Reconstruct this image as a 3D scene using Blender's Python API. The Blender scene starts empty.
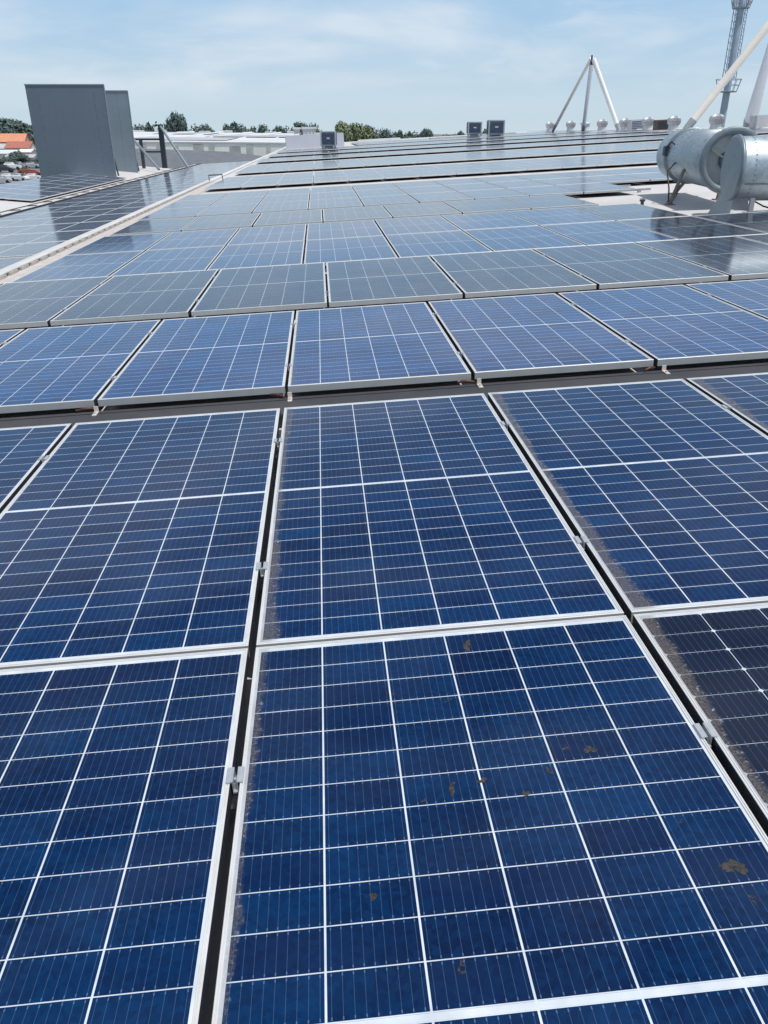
import bpy, bmesh, math, random
from mathutils import Vector, Matrix, noise
random.seed(7)
scene = bpy.context.scene
col = scene.collection
R = math.radians
EYE = 12.0                                   # camera height above the ground

# ------------------------------------------------------------------ roof frame
AZ, EL = R(4.419), R(2.933)
U = Vector((math.cos(AZ)*math.cos(EL), math.sin(AZ)*math.cos(EL), math.sin(EL)))   # along a panel row
N = Vector((-math.sin(AZ), math.cos(AZ), 0))                                        # away from the camera
Wv = U.cross(N)                                                                     # roof normal
ORI = Vector((0, 0, EYE))
ROT = Matrix((U, N, Wv)).transposed()
def P(u, n, w): return ORI + U*u + N*n + Wv*w
def RM(u, n, w, tilt=0, roll=0):
    m = ROT.to_4x4()
    m = m @ Matrix.Rotation(roll, 4, 'Y') @ Matrix.Rotation(tilt, 4, 'X')
    m.translation = P(u, n, w)
    return m
CF, CP = 780.7, R(25.894)
def pix(v):
    x, y, z = v[0], v[1], v[2]-EYE
    d = y*math.cos(CP)-z*math.sin(CP); up = y*math.sin(CP)+z*math.cos(CP)
    return 384+CF*x/d, 512-CF*up/d, d

# ------------------------------------------------------------------ mesh helper
class MB:
    def __init__(s): s.v=[]; s.f=[]; s.mi=[]; s.uv=[]; s.sm=[]
    def face(s, pts, mi=0, uv=None, sm=False):
        b=len(s.v); s.v+= [Vector(p) for p in pts]; s.f.append(list(range(b,b+len(pts)))); s.mi.append(mi); s.uv.append(uv); s.sm.append(sm)
    def raw(s, vs, fs, mi=0, sm=False):
        b=len(s.v); s.v+=[Vector(p) for p in vs]
        for f in fs: s.f.append([b+i for i in f]); s.mi.append(mi); s.uv.append(None); s.sm.append(sm)
    def box(s, x0,x1,y0,y1,z0,z1, mi=0, M=None, b=0.0):
        if b<=0:
            vs=[(x,y,z) for z in (z0,z1) for y in (y0,y1) for x in (x0,x1)]
            fs=[(0,2,3,1),(4,5,7,6),(0,1,5,4),(2,6,7,3),(0,4,6,2),(1,3,7,5)]
            if M: vs=[M@Vector(p) for p in vs]
            s.raw(vs,fs,mi)
        else:
            bm=bmesh.new(); bmesh.ops.create_cube(bm,size=1)
            for v in bm.verts: v.co=Vector(((x0+x1)/2+v.co.x*(x1-x0),(y0+y1)/2+v.co.y*(y1-y0),(z0+z1)/2+v.co.z*(z1-z0)))
            bmesh.ops.bevel(bm,geom=bm.edges[:],offset=b,segments=2,affect='EDGES')
            s.addbm(bm,mi,M)
    def addbm(s,bm,mi=0,M=None,sm=False):
        bm.verts.ensure_lookup_table(); bm.verts.index_update()
        s.raw([(M@v.co if M else v.co.copy()) for v in bm.verts],[[v.index for v in f.verts] for f in bm.faces],mi,sm); bm.free()
    def tube(s, pts, r, n=10, mi=0, caps=True, sm=True):
        pts=[Vector(p) for p in pts]; rs=r if isinstance(r,(list,tuple)) else [r]*len(pts)
        vs=[]; fs=[]; prev=None
        for i,p in enumerate(pts):
            d=(pts[min(i+1,len(pts)-1)]-pts[max(i-1,0)]).normalized()
            a=prev if prev is not None else (Vector((0,0,1)) if abs(d.z)<.9 else Vector((1,0,0)))
            a=(a-d*a.dot(d)).normalized(); prev=a; c=d.cross(a)
            for k in range(n):
                t=2*math.pi*k/n; vs.append(p+(a*math.cos(t)+c*math.sin(t))*rs[i])
        for i in range(len(pts)-1):
            for k in range(n):
                k2=(k+1)%n; fs.append((i*n+k,i*n+k2,(i+1)*n+k2,(i+1)*n+k))
        s.raw(vs,fs,mi,sm)
        if caps:
            s.raw(vs[:n],[list(range(n))[::-1]],mi); s.raw(vs[-n:],[list(range(n))],mi)
    def lathe(s, prof, M=None, n=32, mi=0, sm=True):      # profile (r, z) about local z
        vs=[];fs=[]
        for r,z in prof:
            for k in range(n):
                t=2*math.pi*k/n; p=Vector((r*math.cos(t),r*math.sin(t),z)); vs.append(M@p if M else p)
        for i in range(len(prof)-1):
            for k in range(n):
                k2=(k+1)%n; fs.append((i*n+k,i*n+k2,(i+1)*n+k2,(i+1)*n+k))
        s.raw(vs,fs,mi,sm)
    def mesh(s, name, mats):
        me=bpy.data.meshes.new(name); me.from_pydata([tuple(v) for v in s.v],[],s.f)
        for m in (mats if isinstance(mats,(list,tuple)) else [mats]): me.materials.append(m)
        if any(u is not None for u in s.uv):
            ul=me.uv_layers.new(name='UVMap')
            for p in me.polygons:
                u=s.uv[p.index]
                if u:
                    for j,li in enumerate(p.loop_indices): ul.data[li].uv=u[j]
        for p in me.polygons: p.material_index=s.mi[p.index]; p.use_smooth=s.sm[p.index]
        me.update(); return me
    def build(s, name, mats, parent=None):
        return link(name, s.mesh(name,mats), parent)
def link(name, me, parent=None):
    o=bpy.data.objects.new(name,me); col.objects.link(o)
    if parent: o.parent=parent
    return o
def tag(o,label=None,cat=None,group=None,kind=None):
    if label: o['label']=label
    if cat: o['category']=cat
    if group: o['group']=group
    if kind: o['kind']=kind
    return o
def empty(name, M):
    o=bpy.data.objects.new(name,None); col.objects.link(o); o.empty_display_size=.2
    o.matrix_world = M if isinstance(M,Matrix) else Matrix.Translation(M)
    return o
def copy_tree(o, parent=None):
    c=o.copy(); col.objects.link(c)
    if parent: c.parent=parent
    for ch in list(o.children): copy_tree(ch,c)
    return c

# ------------------------------------------------------------------ materials
class NT:
    def __init__(s,name):
        s.m=bpy.data.materials.new(name); s.m.use_nodes=True; s.t=s.m.node_tree; s.n=s.t.nodes
        s.b=s.n['Principled BSDF']; s.out=s.n['Material Output']
    def new(s,ty,**k):
        n=s.n.new(ty)
        for a,b in k.items(): setattr(n,a,b)
        return n
    def put(s,inp,v):
        if isinstance(v,bpy.types.NodeSocket): s.t.links.new(v,inp)
        elif v is not None: inp.default_value=v
    def math(s,op,a,b=None,c=None,clamp=False):
        n=s.new('ShaderNodeMath',operation=op); n.use_clamp=clamp
        for i,v in enumerate((a,b,c)):
            if v is not None: s.put(n.inputs[i],v)
        return n.outputs[0]
    def mix(s,f,a,b,blend='MIX'):
        n=s.new('ShaderNodeMix',data_type='RGBA',blend_type=blend)
        s.put(n.inputs[0],f)
        for i,v in ((6,a),(7,b)):
            s.put(n.inputs[i], (v if isinstance(v,bpy.types.NodeSocket) else (*v[:3],1)))
        return n.outputs[2]
    def noise(s,vec,scale,detail=3,rough=.5,dist=0):
        n=s.new('ShaderNodeTexNoise'); n.inputs['Scale'].default_value=scale; n.inputs['Detail'].default_value=detail
        n.inputs['Roughness'].default_value=rough; n.inputs['Distortion'].default_value=dist
        if vec: s.t.links.new(vec,n.inputs['Vector'])
        return n.outputs[0]
    def ramp(s,f,a,b,smooth=False):
        n=s.new('ShaderNodeMapRange'); n.interpolation_type='SMOOTHSTEP' if smooth else 'LINEAR'
        s.put(n.inputs[0],f); n.inputs[1].default_value=a; n.inputs[2].default_value=b
        return n.outputs[0]
    def obj(s): return s.new('ShaderNodeTexCoord').outputs['Object']
    def P(s,**k):
        for a,v in k.items(): s.put(s.b.inputs[a.replace('_',' ')], (v if isinstance(v,(bpy.types.NodeSocket,float,int)) else (*v[:3],1)))
        return s.m
def simple(name,c,rough=.6,metal=0.,var=.15,scale=6,spec=.5,dirt=None,bump=0):
    t=NT(name); v=t.obj(); f=t.noise(v,scale,5,.6)
    c2=[min(1,x*(1+var)) for x in c]; c1=[x*(1-var) for x in c]
    cc=t.mix(t.ramp(f,.3,.7),c1,c2)
    if dirt: cc=t.mix(t.math('MULTIPLY',t.ramp(t.noise(v,scale*.4,6,.7),.5,.75),.6),cc,dirt)
    t.P(Base_Color=cc,Metallic=metal,Roughness=t.math('ADD',t.math('MULTIPLY',t.noise(v,scale*3,3),.2),rough-.1))
    t.b.inputs['Specular IOR Level'].default_value=spec
    if bump:
        bn=t.new('ShaderNodeBump'); bn.inputs['Strength'].default_value=bump; bn.inputs['Distance'].default_value=.02
        t.put(bn.inputs['Height'],f); t.t.links.new(bn.outputs[0],t.b.inputs['Normal'])
    return t.m

PW, PL, PITCH = 1.046, 2.094, 1.068
def panel_material():
    t=NT('solar_glass'); uv=t.new('ShaderNodeUVMap').outputs[0]
    sp=t.new('ShaderNodeSeparateXYZ'); t.t.links.new(uv,sp.inputs[0]); x,y=sp.outputs[0],sp.outputs[1]
    oi=t.new('ShaderNodeObjectInfo'); rnd=oi.outputs['Random']
    oc=t.new('ShaderNodeSeparateColor'); t.t.links.new(oi.outputs['Color'],oc.inputs[0])
    dirtk,dustk,mono=oc.outputs[0],oc.outputs[1],oc.outputs[2]
    M=t.math
    cx=M('DIVIDE',M('SUBTRACT',x,.0145),.1695); fx=M('FRACT',cx); ix=M('FLOOR',cx)
    y1=M('SUBTRACT',y,.022); s=M('GREATER_THAN',y1,1.025); yy=M('SUBTRACT',y1,M('MULTIPLY',s,.015))
    cy=M('DIVIDE',yy,.0848); fy=M('FRACT',cy); iy=M('FLOOR',cy)
    bar=M('LESS_THAN',M('ABSOLUTE',M('SUBTRACT',y1,1.025)),.0062)
    dx=M('MULTIPLY',M('MINIMUM',fx,M('SUBTRACT',1.,fx)),.1695)
    dy=M('MULTIPLY',M('MINIMUM',fy,M('SUBTRACT',1.,fy)),.0848)
    lx=M('LESS_THAN',dx,M('SUBTRACT',.0020,M('MULTIPLY',mono,.0010)))
    ly=M('LESS_THAN',dy,M('SUBTRACT',.0011,M('MULTIPLY',mono,.0006)))
    ch=M('MULTIPLY',mono,M('LESS_THAN',M('ADD',dx,dy),.0075))
    outx=M('MAXIMUM',M('LESS_THAN',cx,0.),M('GREATER_THAN',cx,6.))
    outy=M('MAXIMUM',M('LESS_THAN',cy,0.),M('GREATER_THAN',cy,24.))
    white=M('MAXIMUM',M('MAXIMUM',M('MAXIMUM',lx,ly),M('MAXIMUM',outx,outy)),M('MAXIMUM',bar,ch))
    # busbars
    bdist=M('MULTIPLY',M('ABSOLUTE',M('SUBTRACT',M('FRACT',M('MULTIPLY',fx,9.)),.5)),.0185)
    bus=M('MULTIPLY',M('LESS_THAN',bdist,.00042),.26)
    pad=M('MULTIPLY',M('MULTIPLY',M('LESS_THAN',bdist,.0011),M('LESS_THAN',M('ABSOLUTE',M('SUBTRACT',dy,.006)),.0025)),.45)
    bus=M('MAXIMUM',bus,pad)
    # cell colour
    cv=t.new('ShaderNodeCombineXYZ'); t.put(cv.inputs[0],ix); t.put(cv.inputs[1],iy); t.put(cv.inputs[2],M('MULTIPLY',rnd,97.))
    wn=t.new('ShaderNodeTexWhiteNoise',noise_dimensions='3D'); t.t.links.new(cv.outputs[0],wn.inputs['Vector'])
    ws=t.new('ShaderNodeSeparateColor'); t.t.links.new(wn.outputs['Color'],ws.inputs[0])
    off=t.new('ShaderNodeVectorMath',operation='ADD'); t.t.links.new(uv,off.inputs[0])
    ov=t.new('ShaderNodeCombineXYZ'); t.put(ov.inputs[0],M('MULTIPLY',rnd,31.)); t.put(ov.inputs[1],M('MULTIPLY',rnd,17.)); t.t.links.new(ov.outputs[0],off.inputs[1])
    uvr=off.outputs[0]
    vo=t.new('ShaderNodeTexVoronoi'); vo.inputs['Scale'].default_value=85; t.t.links.new(uvr,vo.inputs['Vector'])
    vs=t.new('ShaderNodeSeparateColor'); t.t.links.new(vo.outputs['Color'],vs.inputs[0])
    # per-cell value and crystal grain; slow cloudy patches across the sheet
    val=M('ADD',M('MULTIPLY',ws.outputs[0],.36),M('ADD',M('MULTIPLY',vs.outputs[0],M('SUBTRACT',.42,M('MULTIPLY',mono,.36))),M('ADD',M('MULTIPLY',t.ramp(t.noise(uvr,3.0,5,.65),.3,.7),.52),M('MULTIPLY',t.noise(uvr,260,2),.22))))
    cA=t.mix(t.ramp(val,.2,1.25),(.0006,.0060,.034),(.0009,.0300,.106))
    cA=t.mix(M('MULTIPLY',t.ramp(ws.outputs[1],.6,1.),.5),cA,(.0022,.0085,.044))
    cM=t.mix(t.ramp(val,.2,1.1),(.0045,.0085,.026),(.008,.015,.040))
    cell=t.mix(mono,cA,cM)
    gain=M('ADD',1.,M('MULTIPLY',M('SUBTRACT',1.,oi.outputs['Alpha']),2.))  # lightens the cell colour to imitate a brighter reflected sky
    gv=t.new('ShaderNodeVectorMath',operation='SCALE'); t.t.links.new(cell,gv.inputs[0]); t.put(gv.inputs['Scale'],gain); cell=gv.outputs[0]
    cell=t.mix(bus,cell,(.15,.25,.40))
    wh=t.mix(t.ramp(t.noise(uvr,14,4),.35,.7),(.49,.54,.60),(.64,.69,.74))
    colr=t.mix(white,cell,wh)
    # dust film: fine speckle + streaks along the fall, greyer near the low (left) edge
    n1=t.noise(uvr,3.2,6,.65); n2=t.noise(uvr,220,2,.6)
    film=M('MULTIPLY',t.ramp(n1,.25,.85),M('ADD',M('MULTIPLY',dustk,.62),.010))
    film=M('ADD',film,M('MULTIPLY',M('MULTIPLY',t.ramp(n2,.60,.85),t.ramp(n1,.35,.75)),.018))
    colr=t.mix(film,colr,(.27,.27,.275))
    # edge dirt: dried tide line on the low side, wider at the two ends
    yn=M('ABSOLUTE',M('SUBTRACT',M('DIVIDE',y,PL),.55))
    yo=t.new('ShaderNodeCombineXYZ'); t.put(yo.inputs[1],M('ADD',y,M('MULTIPLY',rnd,40.)))
    yv=M('ADD',.25,M('MULTIPLY',t.ramp(t.noise(yo.outputs[0],3.1,4,.6),.30,.70),.75))
    wid=M('ADD',M('MULTIPLY',dirtk,M('ADD',.036,M('MULTIPLY',yv,.046))),M('MULTIPLY',M('MULTIPLY',M('POWER',yn,3.),dirtk),.35))
    ed=M('ADD',x,M('ADD',M('MULTIPLY',M('SUBTRACT',t.noise(uvr,9,4,.6),.5),.05),M('MULTIPLY',M('SUBTRACT',t.noise(uvr,90,4,.7),.5),.020)))
    edge=M('SUBTRACT',1.,t.ramp(M('DIVIDE',ed,M('MAXIMUM',wid,.004)),.55,1.05,True))
    gr=t.noise(uvr,160,4,.7)
    dirtc=t.mix(t.ramp(gr,.35,.72),(.075,.064,.054),t.mix(t.ramp(t.noise(uvr,22,4,.7),.35,.65),(.25,.205,.155),(.20,.19,.18)))
    dirtf=M('MULTIPLY',M('MULTIPLY',edge,M('ADD',.42,M('MULTIPLY',t.ramp(gr,.35,.65),.40))),M('MINIMUM',M('MULTIPLY',dirtk,M('ADD',.75,M('MULTIPLY',yv,.85))),.80))
    colr=t.mix(dirtf,colr,dirtc)
    # pale crust flecks along the tide line
    tl=M('SUBTRACT',1.,t.ramp(M('ABSOLUTE',M('SUBTRACT',M('DIVIDE',ed,M('MAXIMUM',wid,.004)),.80)),.0,.22))
    fl=M('MULTIPLY',M('MULTIPLY',tl,t.ramp(t.noise(uvr,70,5,.75),.54,.66)),M('MINIMUM',M('MULTIPLY',dirtk,1.2),.85))
    colr=t.mix(fl,colr,(.40,.395,.385))
    rough=M('ADD',.075,M('ADD',M('MULTIPLY',film,.30),M('MULTIPLY',dirtf,.5)))
    t.P(Base_Color=colr,Roughness=rough); t.b.inputs['IOR'].default_value=1.36; t.b.inputs['Specular IOR Level'].default_value=.42
    return t.m
GLASS=panel_material()
ALU=simple('anodised_frame',(.66,.665,.665),.42,.15,.06,9,.5,dirt=(.55,.49,.42))
ALU_FRONT_SHADE=simple('frame_front_shaded',(.44,.46,.465),.45,.15,.06,9)  # same frame metal, weaker light on the upright end faces put into its colour
ALU_SIDE_SHADE=simple('frame_side_shaded',(.045,.055,.075),.5,.3,.1,9)  # same frame metal, shade of the panel gaps painted into the long sides
ALU2=simple('clamp_aluminium',(.50,.53,.56),.45,.5,.08,30)
STEELDK=simple('dark_steel',(.042,.054,.070),.5,.3,.2,8)
GALV=simple('galvanised_rail',(.42,.43,.45),.45,.6,.12,10)
TRAYDK=simple('grey_cover',(.050,.050,.056),.6,0,.2,3,.3,dirt=(.085,.08,.075))
ROOF=simple('roof_membrane',(.56,.545,.54),.75,0,.06,.8,.3,dirt=(.42,.39,.37))
ROOFW=simple('white_metal',(.74,.74,.73),.5,0,.05,3,.4,dirt=(.58,.55,.50))
BACK=simple('panel_back',(.05,.05,.055),.7)
CABLE=simple('black_cable',(.012,.012,.014),.5)

# ------------------------------------------------------------------ panel meshes
def frame_mesh():
    m=MB(); prof=[(.030,-.040),(0,-.040),(0,-.0012),(.0012,0),(.0040,0),(.0045,-.0022),(.0059,-.0022),(.0064,0),(.0092,0),(.0098,-.0034)]
    loops=[]
    for i,z in prof: loops.append([Vector((i,i,z)),Vector((PW-i,i,z)),Vector((PW-i,PL-i,z)),Vector((i,PL-i,z))])
    for a,b in zip(loops,loops[1:]):
        for k in range(4):
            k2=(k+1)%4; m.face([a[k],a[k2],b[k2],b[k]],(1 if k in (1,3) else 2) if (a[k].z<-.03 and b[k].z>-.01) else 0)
    return m.mesh('frame',[ALU,ALU_SIDE_SHADE,ALU_FRONT_SHADE])
def quad_sheet(m,ins,z,mi):
    q=[(ins,ins),(PW-ins,ins),(PW-ins,PL-ins),(ins,PL-ins)]
    m.face([(a,b,z) for a,b in q],mi,q)
def sheet_mesh():
    m=MB(); quad_sheet(m,.0094,-.0026,0); m.face([(.014,PL-.014,-.008),(PW-.014,PL-.014,-.008),(PW-.014,.014,-.008),(.014,.014,-.008)],1)
    return m.mesh('cell_sheet',[GLASS,BACK])
def low_panel(m,M=None,ix=.0115,iy=.0125):   # far panel: frame band and sheet in one mesh
    def T(p): return M@Vector(p) if M else Vector(p)
    o=[(0,0),(PW,0),(PW,PL),(0,PL)]; q=[(ix,iy),(PW-ix,iy),(PW-ix,PL-iy),(ix,PL-iy)]
    for k in range(4):
        k2=(k+1)%4
        m.face([T((*o[k],0)),T((*o[k2],0)),T((*q[k2],0)),T((*q[k],0))],1)
        m.face([T((*o[k],-.04)),T((*o[k2],-.04)),T((*o[k2],0)),T((*o[k],0))],1)
    m.face([T((a,b,0)) for a,b in q],0,q)
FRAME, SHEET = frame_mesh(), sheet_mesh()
_lm=MB(); low_panel(_lm,None,.006,.018); LOWP=_lm.mesh('solar_panel',[GLASS,ALU])
FARX,FARY=.005,.018
_lm=MB(); low_panel(_lm,None,.007,.055); BAYP=_lm.mesh('solar_panel',[GLASS,ALU])

panel_count=0
ORD=['first','second','third','fourth','fifth','sixth','seventh','eighth','ninth','tenth','eleventh','twelfth','thirteenth','fourteenth','fifteenth','sixteenth','seventeenth','eighteenth','nineteenth','twentieth']
def visible(u,n,w,roll=0,sc=1):
    M=RM(u,n,w,0,roll)@Matrix.Scale(sc,4); pts=[pix(M@Vector((a,b,0))) for a in (0,PW) for b in (0,PL)]
    pts=[p for p in pts if p[2]>.15]
    if not pts: return False
    xs=[p[0] for p in pts]; ys=[p[1] for p in pts]
    return max(xs)>2 and min(xs)<766 and min(ys)<1022
def make_panel(u,n,w,color,label,group,detail=True,tilt=0,roll=0,sc=1,lowmesh=None):
    global panel_count; panel_count+=1
    M=RM(u,n,w,tilt,roll)@Matrix.Diagonal((sc,sc,1,1))
    if detail:
        r=empty('solar_panel',M)
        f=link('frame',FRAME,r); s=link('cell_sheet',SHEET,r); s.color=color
    else:
        r=link('solar_panel',lowmesh or LOWP); r.matrix_world=M; r.color=color
    tag(r,label,'solar panel',group)
    return r
rng=random.Random(3)
# row: name phrase, s offset, n, w, imin, imax, dirt, dust, look
GAPN='the dark grey gap'
BEY='row beyond the grey gap'
rows=[
 ('A',-.2935,1.8195-.012-PL,-1.271,-4,4,.55,.00,'blue solar panel','the nearest row'),
 ('B',-.2935,1.8195,-1.271,-5,5,.5,.00,'blue solar panel','the last row before the grey gap'),
 ('C',-.2872,4.3142,-1.2750,-6,6,.35,.01,'blue solar panel','the first '+BEY),
 ('D',-.0212,6.615,-1.2670,-4,6,.30,.30,'dull greyish solar panel','the second '+BEY),
 ('E',-.2696,9.0325,-1.2900,-3,7,.30,.05,'blue solar panel','the third '+BEY),
 ('F',-.2696,9.0325+PL+.012,-1.2870,-3,4,.30,.05,'blue solar panel','the fourth '+BEY),
 ('G',-.0157,13.46,-1.2850,-3,3,.30,.34,'dull greyish solar panel','the fifth '+BEY),
 ('H',-.2822,15.966,-1.2850,-3,5,.2,.36,'pale blue solar panel','the sixth '+BEY),
 ('I',-.2822,15.966+PL+.012,-1.2820,-3,7,.2,.38,'pale blue solar panel','the seventh '+BEY),
 ('J',-.2822,15.966+2*(PL+.012),-1.2800,-3,9,.2,.42,'pale blue solar panel','the eighth '+BEY),
]
GAIN={'C':.42,'E':.66,'F':.66,'H':.8,'I':.8,'J':.85,'D':.9,'G':.9,'B':.93}      # brighter sky reflection painted into the cell colour by row: 1 = deepest blue
BIG={'D':1.071,'G':1.0666}
SPECIAL={('A',0):'deep blue solar panel with brown dried mud spots filling the bottom centre of the photo',
         ('A',1):'near-black solar panel with white corner dots at the lower right edge of the photo',
         ('A',-1):'deep blue solar panel filling the lower left corner of the photo',
         ('B',0):'blue solar panel with dirty left edge, in the photo centre before the grey gap'}
row_info=[]
for (k,s,n,w,i0,i1,dirt,dust,look,phr) in rows:
    vis=[i for i in range(i0,i1+1) if visible(s+i*PITCH*BIG.get(k,1)+.011,n,w,0,BIG.get(k,1))]
    row_info.append((k,s,n,w,vis))
    if k in 'ABCDEF':
        for i,side in ((min(vis)-1,'left'),(max(vis)+1,'right')):
            if k in 'EF': continue
            sc=BIG.get(k,1)
            make_panel(s+i*PITCH*sc+.011,n,w,(dirt,dust,.8 if sc>1 else 0,GAIN.get(k,1)),f'{look} off the {side} end of {phr}','solar panels in the near rows',sc=sc)
    for j,i in enumerate(vis):
        lab=SPECIAL.get((k,i)) or f'{look}, {ORD[j]} from left in {phr}'; sc=BIG.get(k,1)
        d=max(0,min(1,dirt+rng.uniform(-.14,.14))); du=max(0,dust+rng.uniform(-.05,.05)*(dust>0)); mono=0
        if (k,i)==('A',1): d,mono=.66,1
        if (k,i)==('A',0): d=.48
        if (k,i)==('A',-1): d=.30
        if (k,i)==('B',-1): d=.30
        if (k,i)==('B',0): d=.58
        if (k,i)==('B',1): d=.75
        if (k,i)==('B',2): d=.95
        if k in 'EF' and i>=4: mono,du=.9,.10
        dn=rng.uniform(-.004,.004) if k in 'CDEFGHIJ' else 0
        make_panel(s+i*PITCH*sc+.011+rng.uniform(-.003,.003)*(k not in 'AB'),n+dn,w,(d,du,.8 if sc>1 else mono,GAIN.get(k,1) if not mono else 1),lab,'solar panels in the near rows',sc=sc)
# left lower bay: four columns
LN0=15.66; LR=PL+.045
for c in range(4):
    for r in range(-2,15):
        n=LN0+r*LR-(.16 if r<0 else 0); u=-5.22-(c+1)*PITCH
        if not visible(u,n,-1.77): continue
        make_panel(u,n,-1.77,(.15,.68+rng.uniform(-.04,.04),0,1),
            'blue grey solar panel in the sunken bay between white cable tray and cable ladder','solar panels of the sunken left bay',detail=False,lowmesh=BAYP)
# tilted block beyond the cable ladder
for c in range(3):
    for r in range(8):
        a=R(7.6); d=(c+1)*PITCH
        make_panel(-11.2-d*math.cos(a),33.5+r*(PL+.012),-1.77+d*math.sin(a),(.1,.55,0,1),
            'grey solar panel on the slope beyond the cable ladder, before the big screens','solar panels on the left slope',detail=False,roll=a,lowmesh=BAYP)
# far blocks: the front ones one by one, the rest as one field
blocks=[(25.1,3,-3.42,15,-1.287,0),(34.9,4,-3.44,20,-1.285,0)]
blabel=['pale grey solar panel in the block behind the first long dark shadow line','pale grey solar panel in the block behind the second long dark shadow line']
field=MB()
def block(n0,nr,u0,nc,w0,sl,lab=None,grp=None,ucap=30):
    for r in range(nr):
        n=n0+r*(PL+.012)
        for c in range(int((ucap-u0)/PITCH)):
            u=u0+c*PITCH
            if lab and c<nc and visible(u,n,w0):
                make_panel(u,n,w0+r*PL*sl,(.1,.36+rng.uniform(-.06,.06),0,1),lab,grp,detail=False,tilt=sl)
            else:
                low_panel(field,RM(u,n,w0+r*PL*sl,sl),FARX,FARY)
for b,l,g in zip(blocks,blabel,('solar panels of the first far block','solar panels of the second far block')): block(*b,l,g)
for n0,nr in ((47.9,3),(59.6,3),(71.4,5),(87.0,9)):
    block(n0,nr,-3.5 if n0<80 else 4.,0,-1.27,0)
for r in range(15,25):
    for c in range(4):
        low_panel(field,RM(-5.22-(c+1)*PITCH,LN0+r*LR+(1. if r>20 else 0),-1.77),.007,.055)
fo=field.build('solar_panel_field',[GLASS,ALU]); fo.color=(.1,.40,0,1)
tag(fo,'distant field of grey solar panels running up to the roof ridge','solar panels',kind='stuff')
print('panels',panel_count)

# mud spots on the near centre panel (local coordinates on the sheet)
MUD=NT('dried_mud'); v=MUD.obj(); g=MUD.noise(v,85,5,.75)
MUD.P(Base_Color=MUD.mix(MUD.ramp(g,.35,.7),(.014,.013,.014),(.080,.071,.065)),Roughness=.9,Alpha=MUD.ramp(MUD.noise(v,75,5,.75),.34,.46)); MUD=MUD.m
MUDP=NT('faint_mud'); v=MUDP.obj(); g=MUDP.noise(v,150,4,.7)
MUDP.P(Base_Color=(.060,.055,.055),Roughness=.9,Alpha=MUDP.ramp(g,.46,.62)); MUDP=MUDP.m
near=[o for o in bpy.data.objects if o.get('label')==SPECIAL[('A',0)]][0]
def ray_to_panel(px,py,o):
    # intersection of a sight line with the panel plane, used once to read off where the spots lie on the sheet
    d=Vector(((px-384)/CF, math.cos(CP)-(py-512)/CF*math.sin(CP), -math.sin(CP)-(py-512)/CF*math.cos(CP)))
    nrm=Wv; t=((o.matrix_world.translation-ORI).dot(nrm))/d.dot(nrm)
    return o.matrix_world.inverted()@(ORI+d*t)
SPOTS=[(467,645,.017,1,0),(590,749,.013,0,0),(482,780,.0095,1,0),(452,788,.012,0,0),(734,866,.020,1,0),(526,793,.009,1,0),(549,770,.008,0,0),
       (565,747,.009,0,1),(394,692,.008,1,1),(448,699,.009,0,1),(462,968,.011,0,1),(373,896,.008,0,0),(755,899,.010,0,1),(424,800,.006,0,1),(680,820,.006,0,1)]
def splat(m,c,r,seed):
    rg=random.Random(seed); k=26; pts=[]; a0=rg.uniform(0,6.3); el=rg.uniform(1.1,1.7)
    ph=[rg.uniform(0,6.3) for _ in range(4)]
    for i in range(k):
        t=2*math.pi*i/k
        rr=r*(1+.25*math.sin(2*t+ph[0])+.2*math.sin(3*t+ph[1])+.14*math.sin(5*t+ph[2])+.1*math.sin(9*t+ph[3]))
        p=Vector((rr*math.cos(t)*el,rr*math.sin(t)/el*1.1,0)); p.rotate(Matrix.Rotation(a0,3,'Z')); pts.append(Vector((c.x,c.y,c.z))+p)
    m.face(pts)
bpy.context.view_layer.update()
for q,(px,py,r,dark,faint) in enumerate(SPOTS):
    c=ray_to_panel(px,py,near); c.z=-.0020
    if not(.02<c.x<PW-.02 and .02<c.y<PL-.02): continue
    m=MB(); splat(m,c,r*.85,q*7+3)
    m.build('mud_spot',MUDP if faint else MUD,near)

# ------------------------------------------------------------------ clamps, rails, end clips
def clamp_proto():
    r=empty('panel_clamp',Matrix())
    m=MB()
    m.box(-.022,-.007,-.032,.032,.0005,.0045,b=.001); m.box(.007,.022,-.032,.032,.0005,.0045,b=.001)
    m.box(-.0075,-.005,-.032,.032,-.022,.0042); m.box(.005,.0075,-.032,.032,-.022,.0042)
    m.box(-.006,.006,-.040,.032,-.024,-.020)
    m.build('plate',ALU2,r)
    b=MB(); b.tube([(0,0,-.02),(0,0,-.008)],.0065,6); b.tube([(0,0,-.020),(0,0,-.0175)],.0095,16); b.build('bolt',ALU2,r)
    return r
cproto=clamp_proto(); used=False; cn=0
for (k,s,n,w,vis) in row_info:
    if k not in 'ABCD': continue
    seq=0
    for fr in ((.25,.77) if k=='A' else (.21,.77)):
        for i in range(min(vis),max(vis)+2):
            sc=BIG.get(k,1); u=s+i*PITCH*sc
            x,y,d=pix(P(u,n+fr*PL*sc,w))
            if d<.3 or not(0<x<768 and 0<y<1024): continue
            o=cproto if not used else copy_tree(cproto); used=True; seq+=1; cn+=1
            o.matrix_world=RM(u,n+fr*PL*sc,w)@Matrix.Diagonal((.86,.72,1,1))
            rn=[r[9] for r in rows if r[0]==k][0]
            tag(o,f'small bolted clamp, {ORD[(seq-1)]} of those in {rn}','panel clamp','clamps bolting the panels down')
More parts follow.
